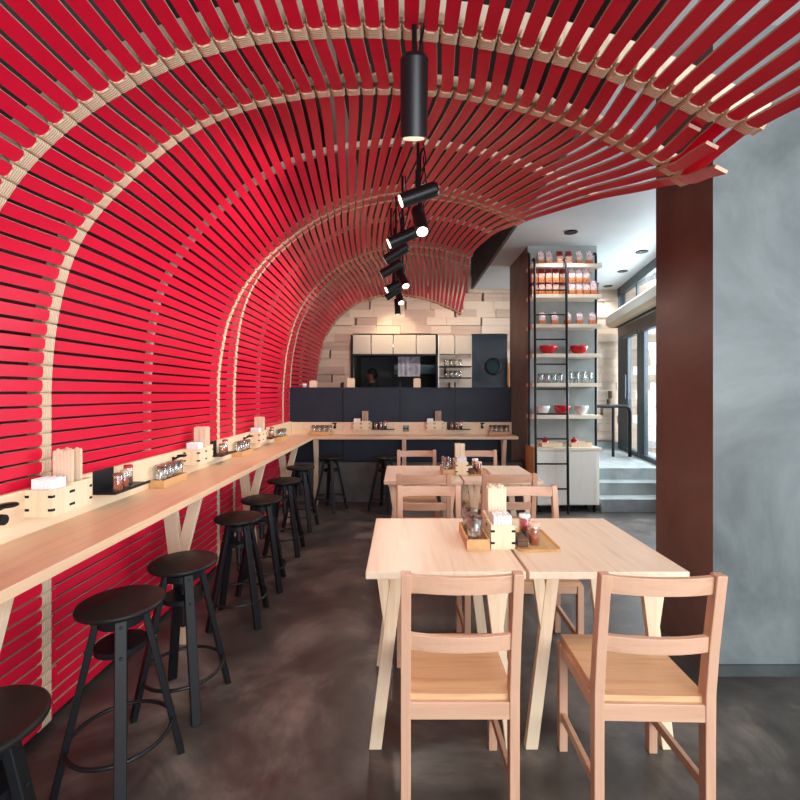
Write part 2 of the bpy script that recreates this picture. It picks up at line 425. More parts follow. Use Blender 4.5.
for d, px in PROF.items():
    pts = [((x-CX)*d/F, H-(y-CY)*d/F) for x, y in px]
    if d == 1.50:
        pts = [(XW, H), (XW, 1.62), (-1.485, 1.78), (-1.44, 1.94)] + pts
    else: pts[0] = (XW, H)
    UP[d] = smooth_poly(pts)[0]
p15 = UP[1.50]
UP[.30] = [(x, z-.20*max(0, (i/119)-.35)/.65) for i, (x, z) in enumerate(p15)]
DS = sorted(UP)
def prof(d, u):
    """u in slat units 0..NS; point of the profile at key depth d"""
    if u <= NLOW: return (XW, .035+(H-.035)*u/NLOW)
    q = (u-NLOW)/NUP; s = .92*q+.08*q*q
    p = UP[d]; k = min(118, int(s*119)); f = s*119-k
    return (p[k][0]+(p[k+1][0]-p[k][0])*f, p[k][1]+(p[k+1][1]-p[k][1])*f)
def surf(u, y):
    i = 0
    while i < len(DS)-2 and DS[i+1] < y: i += 1
    d0, d1 = DS[i], DS[i+1]; t = (y-d0)/(d1-d0)
    def pt(k): return prof(DS[max(0, min(len(DS)-1, k))], u)
    P1, P2 = pt(i), pt(i+1)
    m1 = [(P2[c]-pt(i-1)[c])/(d1-DS[max(0, i-1)]) for c in (0, 1)]
    m2 = [(pt(i+2)[c]-P1[c])/(DS[min(len(DS)-1, i+2)]-d0) for c in (0, 1)]
    h = d1-d0; t2, t3 = t*t, t*t*t
    r = [(2*t3-3*t2+1)*P1[c]+(t3-2*t2+t)*h*m1[c]+(-2*t3+3*t2)*P2[c]+(t3-t2)*h*m2[c] for c in (0, 1)]
    return Vector((r[0], y, r[1]))
def frame(u, y):
    e = .12
    p = surf(u, y); tu = (surf(min(NS, u+e), y)-surf(max(0, u-e), y)).normalized()
    ty = (surf(u, min(8.04, y+.02))-surf(u, max(.3, y-.02))).normalized()
    n = tu.cross(ty).normalized()
    return p, tu, ty, n
TH, WD = .012, .0455
def tier_off(tier, u, y):
    """how far behind the room-side face a tier sits"""
    y0, y1 = tier
    k = (y-y0)/(y1-y0)
    off = .015*(1-min(1, max(0, (y-y0-.4)/1.0)))
    if y0 < 1: off = 0
    q2 = max(0, (u/NS-.962)/.03)
    if y0 < 1: off += .03*q2*max(0, min(1, (y-1.2)/.5))
    elif y0 < 2: off -= .12*q2*max(0, 1-(y-y0)/.42)
    return off
def slat_mesh(mb, i, tier):
    y0, y1 = tier; u = i+.5
    if y0 > 1 and y0 < 2 and i < 62: y0 += .16
    if y0 > 1 and y0 < 2 and i >= NS-2: y0 -= .05
    y0 += R.uniform(-.02, .02); y1 += R.uniform(-.02, .02)
    n = max(3, int((y1-y0)/.13)); ring = []
    for k in range(n+1):
        y = y0+(y1-y0)*k/n
        p, tu, ty, nn = frame(u, y)
        o = tier_off(tier, u, y)
        a, c = p+nn*o, p+nn*(o+TH)
        ring.append([a-tu*WD/2, a+tu*WD/2, c+tu*WD/2, c-tu*WD/2])
    vs = [q for r in ring for q in r]; fs = []; mi = []
    for k in range(n):
        for j in range(4):
            j2 = (j+1) % 4
            fs.append((k*4+j, k*4+j2, k*4+4+j2, k*4+4+j)); mi.append(1 if j in (1, 3) else 0)
    fs.append((3, 2, 1, 0)); mi.append(1); fs.append((n*4, n*4+1, n*4+2, n*4+3)); mi.append(1)
    mb.add(vs, fs, mi)
TIERS = [(.32, 1.945), (1.56, 4.10), (3.62, 6.15), (5.66, 8.03)]
can = thing('slat_canopy', 'curved red slat canopy lashed to pale ribs over the left wall and ceiling', 'canopy', (0, 0, 0))
rest = MB(); made = 0
for ti, tier in enumerate(TIERS):
    for i in range(NS):
        if ti == 0 or (ti == 1 and 20 <= i < 39):
            mb = MB(); slat_mesh(mb, i, tier); mb.build('slat', [m_red, m_edge], can); made += 1
        else: slat_mesh(rest, i, tier)
o = rest.build('slatting', [m_red, m_edge], can); o['kind'] = 'stuff'
RIBS = [(.62, 1), (1.50, 1), (1.90, 1), (2.74, 0), (3.69, 1), (4.04, 1), (4.86, 0), (5.72, 1), (6.07, 1), (6.89, 0), (7.95, 1)]
RT = .028
for y, lashed in RIBS:
    mb = MB(); N = 150; vs = []
    for k in range(N+1):
        u = NS*k/N; p, tu, ty, nn = frame(u, y); nn = Vector((nn.x, 0, nn.z)).normalized()
        q = max(0, (u/NS-.8)/.2); lift = .012*q if y in (1.50, 1.90) else 0
        ht = .085 if y < 1.8 else .035
        a, c = p+nn*(.029+lift*.6), p+nn*(.029+ht+lift*.6)
        for dy in (-RT/2, RT/2): vs += [a+Vector((0, dy, 0)), c+Vector((0, dy, 0))]
    fs = []
    for k in range(N):
        b0, b1 = k*4, k*4+4
        fs += [(b0, b0+1, b1+1, b1), (b0+3, b0+2, b1+2, b1+3), (b0+2, b0, b1, b1+2), (b0+1, b0+3, b1+3, b1+1)]
    fs += [(0, 2, 3, 1), (N*4+1, N*4+3, N*4+2, N*4)]
    mb.add(vs, fs); rib = mb.build('rib', m_rib, can)
    if not lashed: continue
    mb = MB()
    tiers_here = [t for t in TIERS if t[0]-.01 < y < t[1]]
    for i in range(NS):
        u = i+.5; p, tu, ty, nn = frame(u, y)
        offs = [tier_off(t, u, y) for t in tiers_here]; lo = min(offs)-.005; hi = .034
        W = WD/2+.006; n = 8
        # sleeve over the room-side face, its rim scooped so that it is longer at the slat's edges
        vs = []; fs = []
        for j in range(n+1):
            s = -1+2*j/n; half = .022+.013*abs(s)**4
            z = lo + .006*abs(s)**6
            for hy in (-(.018+.019*abs(s)**3), .024+.006*abs(s)**3): vs.append(p+tu*(s*W)+ty*hy+nn*z)
        for j in range(n): fs.append((j*2, j*2+1, j*2+3, j*2+2))
        m0 = len(vs)
        for s in (-1, 1):   # sides down past the slat edge
            for hy in (-.043, .030): vs.append(p+tu*(s*W)+ty*hy+nn*hi)
        fs += [(0, m0, m0+1, 1), (n*2, n*2+1, m0+3, m0+2)]
        # rims
        mb.add(vs, fs, 0, True)
        for sgn in (0, 1):
            rv = []; rf = []
            for j in range(n+1):
                s = -1+2*j/n; half = (.024+.006*abs(s)**3) if sgn else -(.018+.019*abs(s)**3)
                z = lo+.006*abs(s)**6
                rv += [p+tu*(s*W)+ty*half+nn*z, p+tu*(s*W)+ty*half+nn*(z+.008)]
            for j in range(n): rf.append((j*2, j*2+2, j*2+3, j*2+1))
            mb.add(rv, rf)
        # rope around the rib in the gap
        p, tu, ty, nn = frame(min(NS-.02, i+1), y)
        c = p+nn*.040
        g = .5*(surf(min(NS, u+.5), y)-surf(u-.5, y)).length-WD/2
        vs = []
        for a in (-1, 1):
            for hy in (-.024, .024):
                for h in (-.018, .020): vs.append(c+tu*(a*max(.006, g))+ty*hy+nn*h)
        mb.add(vs, [(0, 1, 3, 2), (4, 6, 7, 5), (0, 4, 5, 1), (2, 3, 7, 6), (0, 2, 6, 4), (1, 5, 7, 3)])
    mb.build('rope_binding', m_jute, rib)

# ------------------------------------------------------------------ track spotlights
def make_spot(name, label, head, direction, lit, length=.20, r=.042, top=3.5):
    """pendant spotlight: drop rod, yoke, cylinder, lens"""
    head = Vector(head); d = Vector(direction).normalized()
    t = thing(name, label, 'spotlight', (head.x, head.y, head.z), 0, 'black track spotlights under the canopy')
    mb = MB(); a, q = -d*length/2, d*length/2
    mb.cyl(a, q, r, r, 28); mb.cyl(a-d*.012, a, r*.85, r, 28, caps=True); mb.build('lamp_body', m_spot, t)
    mb = MB(); mb.cyl(q-d*.004, q+d*.003, r*.80, r*.80, 24); mb.build('lens', m_lens if lit else m_lensoff, t)
    att = Vector((0, 0, 0)) if abs(d.z) < .9 else a*.97
    mb = MB(); mb.cyl(att, (att.x, att.y, top-head.z), .0085, n=8)
    if abs(d.z) < .9: mb.cyl((0, 0, r*.6), (0, 0, r+.10), .016, n=12)
    mb.build('drop_rod', m_black, t)
    mb = MB(); side = Vector((.022, 0.0, 0)); 
    path = [att+Vector((.012, 0, .06 if abs(d.z) < .9 else .0)), att+Vector((.045, .0, .20)), att+Vector((.022, 0, .38)), Vector((att.x+.012, att.y, top-head.z))]
    mb.tube(path, .004, 6); mb.build('flex', m_black, t)
    return t
spots = [ # pixel x, y, depth, direction, lit, length, words
 ((414, 100), 1.50, (0, .36, -.93), 0, .225, 'large black cylinder spotlight hanging straight down, nearest to the camera'),
 ((418, 195), 2.62, (-.93, -.06, -.36), 1, .215, 'black spotlight tilted left with lit lens, uppermost of the tilted ones'),
 ((420, 221), 2.85, (.10, -.50, -.75), 1, .215, 'black spotlight aimed down at the viewer with bright round lens'),
 ((402.5, 237.5), 3.25, (-.90, -.04, -.42), 1, .215, 'black spotlight tilted left, its lit lens just left of the aimed-down one'),
 ((396, 253.5), 3.85, (-.80, .18, -.45), 0, .215, 'black spotlight tilted left with hidden lens, fourth in the tilted row'),
 ((391, 269), 4.35, (-.80, .18, -.45), 0, .215, 'black spotlight tilted left with hidden lens, fifth in the tilted row'),
 ((402.5, 279), 4.65, (.30, -.45, -.75), 1, .21, 'small black spotlight pointing down right with lit lens, middle of the row'),
 ((394.5, 286), 5.05, (-.80, -.2, -.45), 1, .21, 'small black spotlight tilted left with lit lens under the far canopy'),
 ((393, 293), 5.6, (-.75, .18, -.5), 0, .21, 'small black spotlight tilted left without visible light, far end of row'),
 ((399.5, 297.5), 5.95, (.2, -.5, -.75), 1, .20, 'small black spotlight near the end of the row, tiny lit lens'),
 ((397.5, 307), 6.5, (.05, -.1, -1), 0, .22, 'small black spotlight hanging straight down at the far end of row'),
]
for (px, py), d, dr, lit, ln, words in spots:
    make_spot('track_spotlight', words, P(px, py, d), dr, lit, ln, .043 if d > 2 else .046)
mb = MB(); mb.box(-.05, .0, .8, 7.0, 3.5, 3.54); tag(mb.build('lighting_track', m_blackmetal), 'black lighting track above the slat canopy carrying the spotlights', 'track')
mb = MB(); mb.cyl((-.6, 0, HIGH-.118), (-.6, 8, HIGH-.118), .12, n=20); tag(mb.build('air_duct', m_alu), 'grey round air duct above the red slats', 'duct')
# ceiling downlights
for (px, py), nm in zip([(571, 232), (642, 251.5), (622.6, 271), (608, 286)], ['nearest and leftmost', 'rightmost, beside the brown pillar', 'third from the pillar', 'farthest, above the block wall']):
    d = (CEIL-H)*F/(CY-py); p = P(px, py, d)
    t = thing('ceiling_downlight', 'small black recessed downlight in the pale ceiling, '+nm, 'downlight', (p.x, p.y, CEIL), 0, 'recessed downlights in the pale ceiling')
    mb = MB(); mb.lathe([(.075, 0), (.078, -.008), (.055, -.008), (.045, 0.0), (.0, -.001)], n=20); mb.build('trim_ring', m_black, t)
    mb = MB(); mb.cyl((0, 0, -.002), (0, 0, -.006), .035, n=16); mb.build('bulb', plain('unlit_bulb', (.10, .10, .10), .2), t)

# ------------------------------------------------------------------ counters
CT = .885
ct = thing('wall_counter', 'long pale wood counter running along the red slat wall', 'counter', (-1.3, 3, 0))
def L(o): return o
mb = MB(); mb.box(-1.47+1.3, -1.12+1.3, .45-3, 5.74-3, CT-.038, CT); mb.build('worktop', m_counter, ct, .003)
mb = MB(); mb.box(-1.49+1.3, -1.465+1.3, .45-3, 6.02-3, CT-.038, 1.062); mb.build('backsplash', m_splash, ct, .002)
def y_bracket(parent, y0, perp=True, x=-1.3):
    T = .034
    mb = MB()
    def b2(x0, z0, x1, z1, w, ):
        d = Vector((x1-x0, 0, z1-z0)).normalized(); s = Vector((d.z, 0, -d.x))*w/2
        if perp:
            vs = [Vector((x0, y0+yy, z0))+s*k for yy in (-T/2, T/2) for k in (-1, 1)]+[Vector((x1, y0+yy, z1))+s*k for yy in (-T/2, T/2) for k in (-1, 1)]
            for vq in vs[:4]: vq += d*((z0-vq.z)/d.z)
            for vq in vs[4:]: vq += d*((z1-vq.z)/d.z)
        mb.add(vs, [(0, 1, 5, 4), (2, 6, 7, 3), (0, 4, 6, 2), (1, 3, 7, 5), (0, 2, 3, 1), (4, 5, 7, 6)])
    b2(-1.235-x, 0, -1.335-x, CT-.04, .074)
    T = .029
    b2(-1.175-x, CT-.04, -1.262-x, .50, .062)
    return mb.build('bracket', m_bracket, parent, .002)
for y in (1.32, 2.59, 3.80, 5.0): y_bracket(ct, y-3)
mb = MB(); mb.beam((-1.30+1.3, .5-3, CT-.06), (-1.30+1.3, 5.7-3, CT-.06), .05, .04); mb.build('support_rail', m_bracket, ct)
cb = thing('wall_counter', 'pale wood counter running across the navy partition at the back', 'counter', (0, 5.9, 0))
mb = MB(); mb.box(-1.465, 1.50, 5.742-5.9, 6.02-5.9, CT-.038, CT); mb.build('worktop', m_counterx, cb, .003)
mb = MB(); mb.box(-1.465, 1.48, 6.02-5.9, 6.045-5.9, CT-.038, 1.05); mb.build('backsplash', m_splash, cb, .002)
for x in (-1.10, .04, 1.33):
    mb = MB(); y = 5.80-5.9
    mb.beam((x, y, 0), (x, y+.06, CT-.04), .055, .035, (0, 1, 0), flatends=True)
    mb.beam((x, y-.03, CT-.04), (x, y+.035, .52), .05, .03, (0, 1, 0))
    mb.build('leg', m_bracket, cb, .002)
# navy partition
pt = thing('bar_partition', 'navy blue panelled partition behind the back counter', 'partition', (0, 6.1, 0))
xs = [-1.53, -.78, -.012, .725, 1.47]
for a, c in zip(xs, xs[1:]):
    mb = MB(); mb.box(a+.004, c-.004, -.05, 0.05, .52, 1.50); mb.build('panel', m_navy, pt, .003)
for x in xs:
    mb = MB(); mb.box(x-.010, x+.010, -.054, -.044, .52, 1.585 if x in xs[1:4] else 1.52); mb.build('post', m_black, pt)
mb = MB(); mb.box(-1.53, 1.47, -.055, .055, 1.50, 1.515); mb.build('cap', m_navy, pt)
mb = MB(); mb.box(-1.69, 1.615, 5.96, 6.2, 0, .52); struct(mb.build('trim_2', m_plinth))

# ------------------------------------------------------------------ stools
def make_stool():
    t = thing('bar_stool', '', 'stool', group='black wooden stools with round seats')
    mb = MB(); mb.lathe([(0, .655), (.140, .655), (.148, .652), (.150, .646), (.149, .638), (.142, .633), (0, .633)], n=40); mb.build('seat', m_blackseat, t)
    mb = MB(); mb.cyl((0, 0, .633), (0, 0, .600), .045, .05, 20); mb.cyl((0, 0, .605), (0, 0, .575), .078, .078, 28); mb.build('collar', m_black, t)
    mb = MB(); mb.cyl((0, 0, .585), (0, 0, .36), .017, n=14); mb.sphere((0, 0, .36), .017); mb.build('screw', m_blackmetal, t)
    mb = MB(); mb.cyl((0, 0, .500), (0, 0, .478), .088, n=32); mb.build('lower_disc', m_black, t, .002)
    for k in range(4):
        a = k*PI/2; ca, sa = math.cos(a), math.sin(a)
        mb = MB(); mb.beam((.205*ca, .205*sa, 0), (.075*ca, .075*sa, .612), .040, .024, (ca, sa, 0), flatends=True)
        lg = mb.build('leg', m_black, t, .003)
        mb = MB()
        for z in (.59, .49):
            r = .205-.13*z/.612+.0125
            mb.cyl((r*ca, r*sa, z), ((r+.004)*ca, (r+.004)*sa, z), .006, n=10)
        mb.build('bolt', m_blackmetal, lg)
    mb = MB(); mb.tube([(.172*math.cos(2*PI*i/48), .172*math.sin(2*PI*i/48), .155) for i in range(48)], .0075, 10, closed=True); mb.build('foot_ring', m_blackmetal, t)
    return t
stool = Kind(make_stool)
SG = 'black wooden stools with round seats'
for i, (x, y, rot, lab) in enumerate([
    (-1.02, 1.07, 12, 'black round stool cut by the left edge of the photo, nearest of all'),
    (-1.06, 1.705, 31, 'black round stool whole in view, nearest to the camera'),
    (-1.02, 2.11, 40, 'black round stool in front of the first wooden counter bracket'),
    (-1.033, 2.87, 52, 'black round stool, fourth along the red wall from the camera'),
    (-1.04, 3.36, 55, 'black round stool, fifth along the red wall from the camera'),
    (-1.057, 4.08, 48, 'black round stool, sixth along the red wall from the camera'),
    (-1.07, 4.80, 40, 'black round stool nearest the counter corner by the red wall'),
    (-.87, 5.56, 20, 'black round stool under the back counter, beside the corner leg'),
    (-.20, 5.56, 15, 'black round stool under the back counter, nearest the far table')]):
    stool((x, y, 0), math.radians(rot), lab, SG)

# ------------------------------------------------------------------ tables
TW, TD = .620, .745
def make_table():
    t = thing('dining_table', '', 'table', group='pale wood tables pushed together in pairs')
    mb = MB(); mb.box(-TW/2, TW/2, -TD/2, TD/2, .720, .75); mb.build('tabletop', m_table, t, .004)
    for sx in (-1, 1):
        for sy in (-1, 1):
            y = sy*(TD/2-.095); T = .030
            def bar(x0, z0, x1, z1, w, mb):
                d = Vector((x1-x0, 0, z1-z0)).normalized(); s = Vector((d.z, 0, -d.x))*w/2
                vs = [Vector((x0, y+yy, z0))+s*k for yy in (-T/2, T/2) for k in (-1, 1)]+[Vector((x1, y+yy, z1))+s*k for yy in (-T/2, T/2) for k in (-1, 1)]
                for vq in vs[:4]: vq += d*((z0-vq.z)/d.z)
                for vq in vs[4:]: vq += d*((z1-vq.z)/d.z)
                mb.add(vs, [(0, 1, 5, 4), (2, 6, 7, 3), (0, 4, 6, 2), (1, 3, 7, 5), (0, 2, 3, 1), (4, 5, 7, 6)])
            E = TW/2
            mb = MB(); bar(sx*(E-.033), 0, sx*(E-.122), .72, .050, mb); lg = mb.build('leg', m_tleg, t, .002)
            T = .025; mb = MB(); bar(sx*(E-.058), .72, sx*(E-.094), .47, .044, mb); mb.build('brace', m_tleg, lg, .002)
    for sy in (-1, 1):
        mb = MB(); y = sy*(TD/2-.095-.03); mb.box(-TW/2+.03, TW/2-.03, y-.015, y+.015, .685, .72); mb.build('under_rail', m_tleg, t)
    return t
table = Kind(make_table)
TG = 'pale wood tables pushed together in pairs'
NY, FY = 1.736+TD/2, 3.53+TD/2
table((.173, NY, 0), 0, 'nearest pale pine table, left one of the front pair', TG)
table((.805, NY, 0), 0, 'nearest pale pine table, right one of the front pair beside the pillar', TG)
table((.175, FY, 0), 0, 'far pale pine table, left one of the back pair', TG)
table((.807, FY, 0), 0, 'far pale pine table, right one of the back pair', TG)

# ------------------------------------------------------------------ chairs (front towards +y)
def make_chair():
    t = thing('dining_chair', '', 'chair', group='light wood slat-back chairs')
    W = .1775
    def curved_rail(z0, z1, ya, name):
        mb = MB(); n = 10; vs = []; fs = []
        for k in range(n+1):
            s = -1+2*k/n; x = s*(W-.014); dy = -.022*(1-s*s)
            for yy in (-.010, .010):
                for z in (z0, z1):
                    lean = -(z-.45)/.42*.052
                    vs.append((x, ya+lean+dy+yy, z))
        for k in range(n):
            b0, b1 = k*4, k*4+4
            fs += [(b0, b1, b1+1, b0+1), (b0+2, b0+3, b1+3, b1+2), (b0+1, b1+1, b1+3, b0+3), (b0, b0+2, b1+2, b1)]
        fs += [(0, 1, 3, 2), (n*4, n*4+2, n*4+3, n*4+1)]
        mb.add(vs, fs); mb.build(name, m_chairx, t, .002)
    mb = MB(); n = 8; vs = []; fs = []
    # seat with a shallow dip
    xs_ = [-.176, -.12, -.06, 0, .06, .12, .176]; ys_ = [-.175+.37*j/6 for j in range(7)]
    for y in ys_:
        for x in xs_: vs.append((x, y, .452-.006*math.cos(x/.176*PI/2)*math.cos((y-.0)/.20*PI/2)))
    for y in ys_:
        for x in xs_: vs.append((x, y, .430))
    nx = 7
    for j in range(6):
        for i in range(6):
            a = j*nx+i; fs.append((a, a+1, a+nx+1, a+nx)); a += 49; fs.append((a, a+nx, a+nx+1, a+1))
    for i in range(6):
        fs.append((i, i+49, i+50, i+1)); a = 42+i; fs.append((a, a+1, a+50, a+49))
    for j in range(6):
        a = j*nx; fs.append((a, a+nx, a+nx+49, a+49)); a = j*nx+6; fs.append((a, a+49, a+nx+49, a+nx))
    mb.add(vs, fs); mb.build('seat', m_seat, t)
    for s in (-1, 1):
        # rear leg and back post in one bent piece
        pts = [(-.175, 0), (-.172, .30), (-.172, .47), (-.190, .62), (-.230, .872)]
        vs = []; fs = []
        hw = [.036, .040, .044, .040, .036]
        for (y, z), h in zip(pts, hw):
            for a, c in ((-1, -1), (1, -1), (1, 1), (-1, 1)): vs.append((s*W+a*.0165, y+c*h/2, z))
        for k in range(4):
            for j in range(4): fs.append((k*4+j, k*4+(j+1) % 4, k*4+4+(j+1) % 4, k*4+4+j))
        fs += [(3, 2, 1, 0), (16, 17, 18, 19)]
        mb = MB(); mb.add(vs, fs); mb.build('leg', m_chair, t, .003)
        mb = MB(); mb.box(s*W-.0165, s*W+.0165, .155, .190, 0, .43); mb.build('leg', m_chair, t, .003)
        mb = MB(); mb.beam((s*W, -.155, .150), (s*W, .157, .140), .018, .034); mb.build('stretcher', m_chairx, t, .002)
        mb = MB(); mb.box(s*W-.010, s*W+.010, -.152, .156, .385, .43); mb.build('side_apron', m_chairx, t, .002)
    mb = MB(); mb.box(-W+.016, W-.016, -.190, -.170, .376, .432); mb.build('rear_apron', m_chairx, t, .002)
    mb = MB(); mb.box(-W+.016, W-.016, .162, .182, .385, .43); mb.build('front_apron', m_chairx, t, .002)
    curved_rail(.806, .864, -.172, 'top_rail'); curved_rail(.610, .664, -.172, 'back_rail')
    return t
chair = Kind(make_chair)
CG = 'light wood slat-back chairs'
chair((.193, 1.655, 0), 0, 'light wood chair at the front left, back to the camera, at the nearest table', CG)
chair((.826, 1.645, 0), math.radians(-1.5), 'light wood chair at the front right, back to the camera, beside the pillar', CG)
chair((.172, 2.545, 0), PI, 'light wood chair behind the nearest left table, facing the camera', CG)
chair((.765, 2.545, 0), PI, 'light wood chair behind the nearest right table, facing the camera', CG)
chair((.160, 3.39, 0), 0, 'brownish wood chair before the far left table, back to the camera', CG)
chair((.768, 3.41, 0), 0, 'brownish wood chair before the far right table, back to the camera', CG)
chair((.155, 4.255, 0), PI, 'light wood chair behind the far left table, facing the camera', CG)
chair((.757, 4.255, 0), PI, 'light wood chair behind the far right table, facing the camera', CG)

# ------------------------------------------------------------------ table-top sets
B = .106
def open_box(mb, x0, x1, y0, y1, z0, z1, t=.008):
    mb.box(x0, x1, y0, y1, z0, z0+t)
    mb.box(x0, x0+t, y0, y1, z0+t, z1); mb.box(x1-t, x1, y0, y1, z0+t, z1)
    mb.box(x0+t, x1-t, y0, y0+t, z0+t, z1); mb.box(x0+t, x1-t, y1-t, y1, z0+t, z1)
def keys(mb, x0, x1, y0, y1, z0):
    for x in (x0, x1):
        for y in (y0, y1):
            for z in (z0+.028, z0+.080):
                sx = 1 if x == x1 else -1; sy = 1 if y == y1 else -1
                mb.box(min(x-sx*.016, x+sx*.0012), max(x-sx*.016, x+sx*.0012), min(y-sy*.014, y+sy*.0012), max(y-sy*.014, y+sy*.0012), z-.005, z+.005, 1)
def make_caddy():
    t = thing('condiment_caddy', '', 'caddy', group='paired wooden box caddies')
    mb = MB(); open_box(mb, 0, B, 0, B, 0, B); keys(mb, 0, B, 0, B, 0); mb.build('napkin_box', [m_box, m_black], t)
    mb = MB(); open_box(mb, 0, B, B+.002, 2*B+.012, 0, B+.008); keys(mb, 0, B, B+.002, 2*B+.012, 0); mb.build('chopstick_box', [m_box, m_black], t)
    return t
caddy = Kind(make_caddy)
def make_napkins():
    mb = MB()
    for k in range(9):
        x = .014+k*.009; mb.box(x, x+.0075, .012+.002*(k % 2), .094-.002*(k % 3), .010, .146-.002*((k*5) % 3))
    return tag(mb.build('napkin_stack', m_white, None, .001), '', 'napkins', 'white napkin stacks')
napkins = Kind(make_napkins)
def make_bundle():
    mb = MB()
    for i in range(5):
        for j in range(5):
            x = .014+i*.0165; y = B+.016+j*.017; h = .242+.006*((i*3+j*7) % 5)/4
            mb.box(x, x+.0145, y, y+.006, .009, h)
    o = mb.build('chopstick_bundle', m_stick); o['kind'] = 'stuff'
    return tag(o, '', 'chopsticks', 'paper-sleeved chopstick bundles')
bundle = Kind(make_bundle)
def make_stick():
    mb = MB(); mb.box(-.0074, .0074, -.0035, .0035, 0, .232); mb.box(-.005, .005, -.0025, .0025, .232, .236)
    return tag(mb.build('chopstick_sleeve', m_stick, None, .0015), '', 'chopsticks')
stick = Kind(make_stick)
def make_wtray():
    t = thing('wall_tray', '', 'tray', group='black metal condiment trays on the backsplash')
    mb = MB(); mb.box(0, .108, 0, .30, 0, .006); mb.box(.103, .108, 0, .30, .006, .014); mb.build('tray_base', m_blackmetal, t)
    mb = MB(); mb.box(0, .004, 0, .15, .006, .112); mb.build('back_plate', m_blackmetal, t)
    return t
wtray = Kind(make_wtray)
def make_gtray():
    mb = MB(); open_box(mb, 0, .088, 0, .285, 0, .046, .007)
    return tag(mb.build('glass_tray', m_tray, None, .0015), '', 'tray', 'oak trays of tumblers')
gtray = Kind(make_gtray)
def make_gtray2():
    mb = MB(); open_box(mb, 0, .100, 0, .275, 0, .050, .007)
    return tag(mb.build('glass_tray', m_tray, None, .0015), '', 'tray', 'oak trays of tumblers')
gtray2 = Kind(make_gtray2)
def make_tumbler():
    mb = MB(); mb.lathe([(0, 0), (.026, 0), (.028, .003), (.031, .05), (.035, .120), (.0335, .121), (.0300, .05), (.0265, .010), (0, .008)], n=20)
    return tag(mb.build('tumbler', m_glass), '', 'glass')
tumbler = Kind(make_tumbler)
def make_hook():
    t = thing('coat_hook', '', 'hook', group='black knob hooks on the backsplash')
    mb = MB(); mb.cyl((0, 0, .028), (.045, 0, .048), .007, n=10); mb.lathe([(0, .008), (.026, .007), (.030, .003), (.030, -.002), (.022, -.006), (0, -.007)], (.058, 0, .052), 20); mb.build('upper_knob', m_black, t)
    mb = MB(); mb.cyl((0, 0, 0), (.032, 0, 0), .007, n=10); mb.cyl((.030, 0, 0), (.044, 0, 0), .020, .019, 20); mb.build('lower_knob', m_black, t)
    mb = MB(); mb.box(0, .005, -.010, .010, -.018, .045); mb.build('back_plate', m_black, t)
    return t
hook = Kind(make_hook)
# jars
def jar(name, r, h, fill, fmat, lid, lmat, fill0=0):
    def mk():
        t = thing(name, '', 'jar')
        mb = MB(); mb.lathe([(0, 0), (r*.95, 0), (r, .004), (r, h*.82), (r*.9, h*.88), (r*.9, h*.9)], n=18); mb.build('glass_body', m_glass, t)
        mb = MB(); mb.lathe([(0, .004+fill0), (r*.88, .004+fill0), (r*.88, fill), (0, fill)], n=16); mb.build('contents', fmat, t)
        if fill0:
            mb = MB(); mb.lathe([(0, .004), (r*.88, .004), (r*.88, fill0+.003), (0, fill0+.003)], n=16); mb.build('sediment', m_pepper, t)
        mb = MB(); mb.lathe([(0, h*.86), (r*.98, h*.86), (r*1.0, h*.88), (r*1.0, h-.004), (r*.92, h), (0, h)], n=18); mb.build('lid', lmat, t)
        return t
    return Kind(mk)
jar_brown = jar('spice_jar', .022, .088, .060, m_chili, 0, m_brownlid)
jar_white = jar('spice_jar', .019, .092, .050, m_chili, 0, plain('tan_lid', (.62, .45, .33), .5))
jar_red = jar('sauce_jar', .022, .108, .045, m_pepper, 0, m_redlid)
jar_sauce = jar('sauce_jar', .027, .112, .092, m_sauce, 0, m_porc, .040)
jar_chili = jar('chili_shaker', .025, .100, .066, m_chili, 0, plain('pale_orange_lid', (.75, .45, .32), .4))
# Place a wall set. wall='left': x out from wall, y along; wall='back': rotated
def Lp(wall, out, along, z):
    return (-1.465+out, along, z) if wall == 'left' else (along, 6.018-out, z)
LR = {'left': 0, 'back': -PI/2}
def caddy_set(wall, a, where, near=False, z=.955):
    rz = LR[wall]
    caddy(Lp(wall, 0, a, z), rz, 'pale wooden twin-box caddy '+where, 'paired wooden box caddies')
    napkins(Lp(wall, 0, a, z), rz, 'stack of white napkins in wooden box '+where, 'white napkin stacks')
    if near:
        for k in range(12):
            i, j = k % 6, k//6
            stick(Lp(wall, .018+.0142*i, a+B+.022+.05*j, z+.009+.004*((k*5) % 3)), rz, f'upright chopstick sleeve {where}, {ORD[i]} from wall, {"front" if j == 0 else "rear"} row', 'chopsticks in the nearest counter caddy')
    else: bundle(Lp(wall, 0, a, z), rz, 'bundle of upright paper-sleeved chopsticks '+where, 'paper-sleeved chopstick bundles')
def jar_set(wall, a, where):
    rz = LR[wall]; z = .955
    wtray(Lp(wall, 0, a, z), rz, 'black metal wall tray '+where, 'black metal condiment trays on the backsplash')
    for k, (kd, off, o2, w) in enumerate([(jar_brown, .055, .085, 'brown-lidded spice jar'), (jar_white, .120, .078, 'tan-lidded spice jar'), (jar_red, .180, .060, 'red-lidded jar')]):
        kd(Lp(wall, o2, a+off, z+.0065), rz, w+' on the black tray '+where, 'jars on the black trays')
def glass_set(wall, a, where, n=4):
    rz = LR[wall]
    gtray(Lp(wall, .002, a, CT), rz, 'long oak tray of clear tumblers '+where, 'oak trays of tumblers')
    for k in range(n):
        tumbler(Lp(wall, .046, a+.042+.067*k, CT+.0075), rz, f'tumbler in oak tray {where}, {ORD[k]} {"from camera" if wall == "left" else "from left"}', 'tumblers in oak trays')
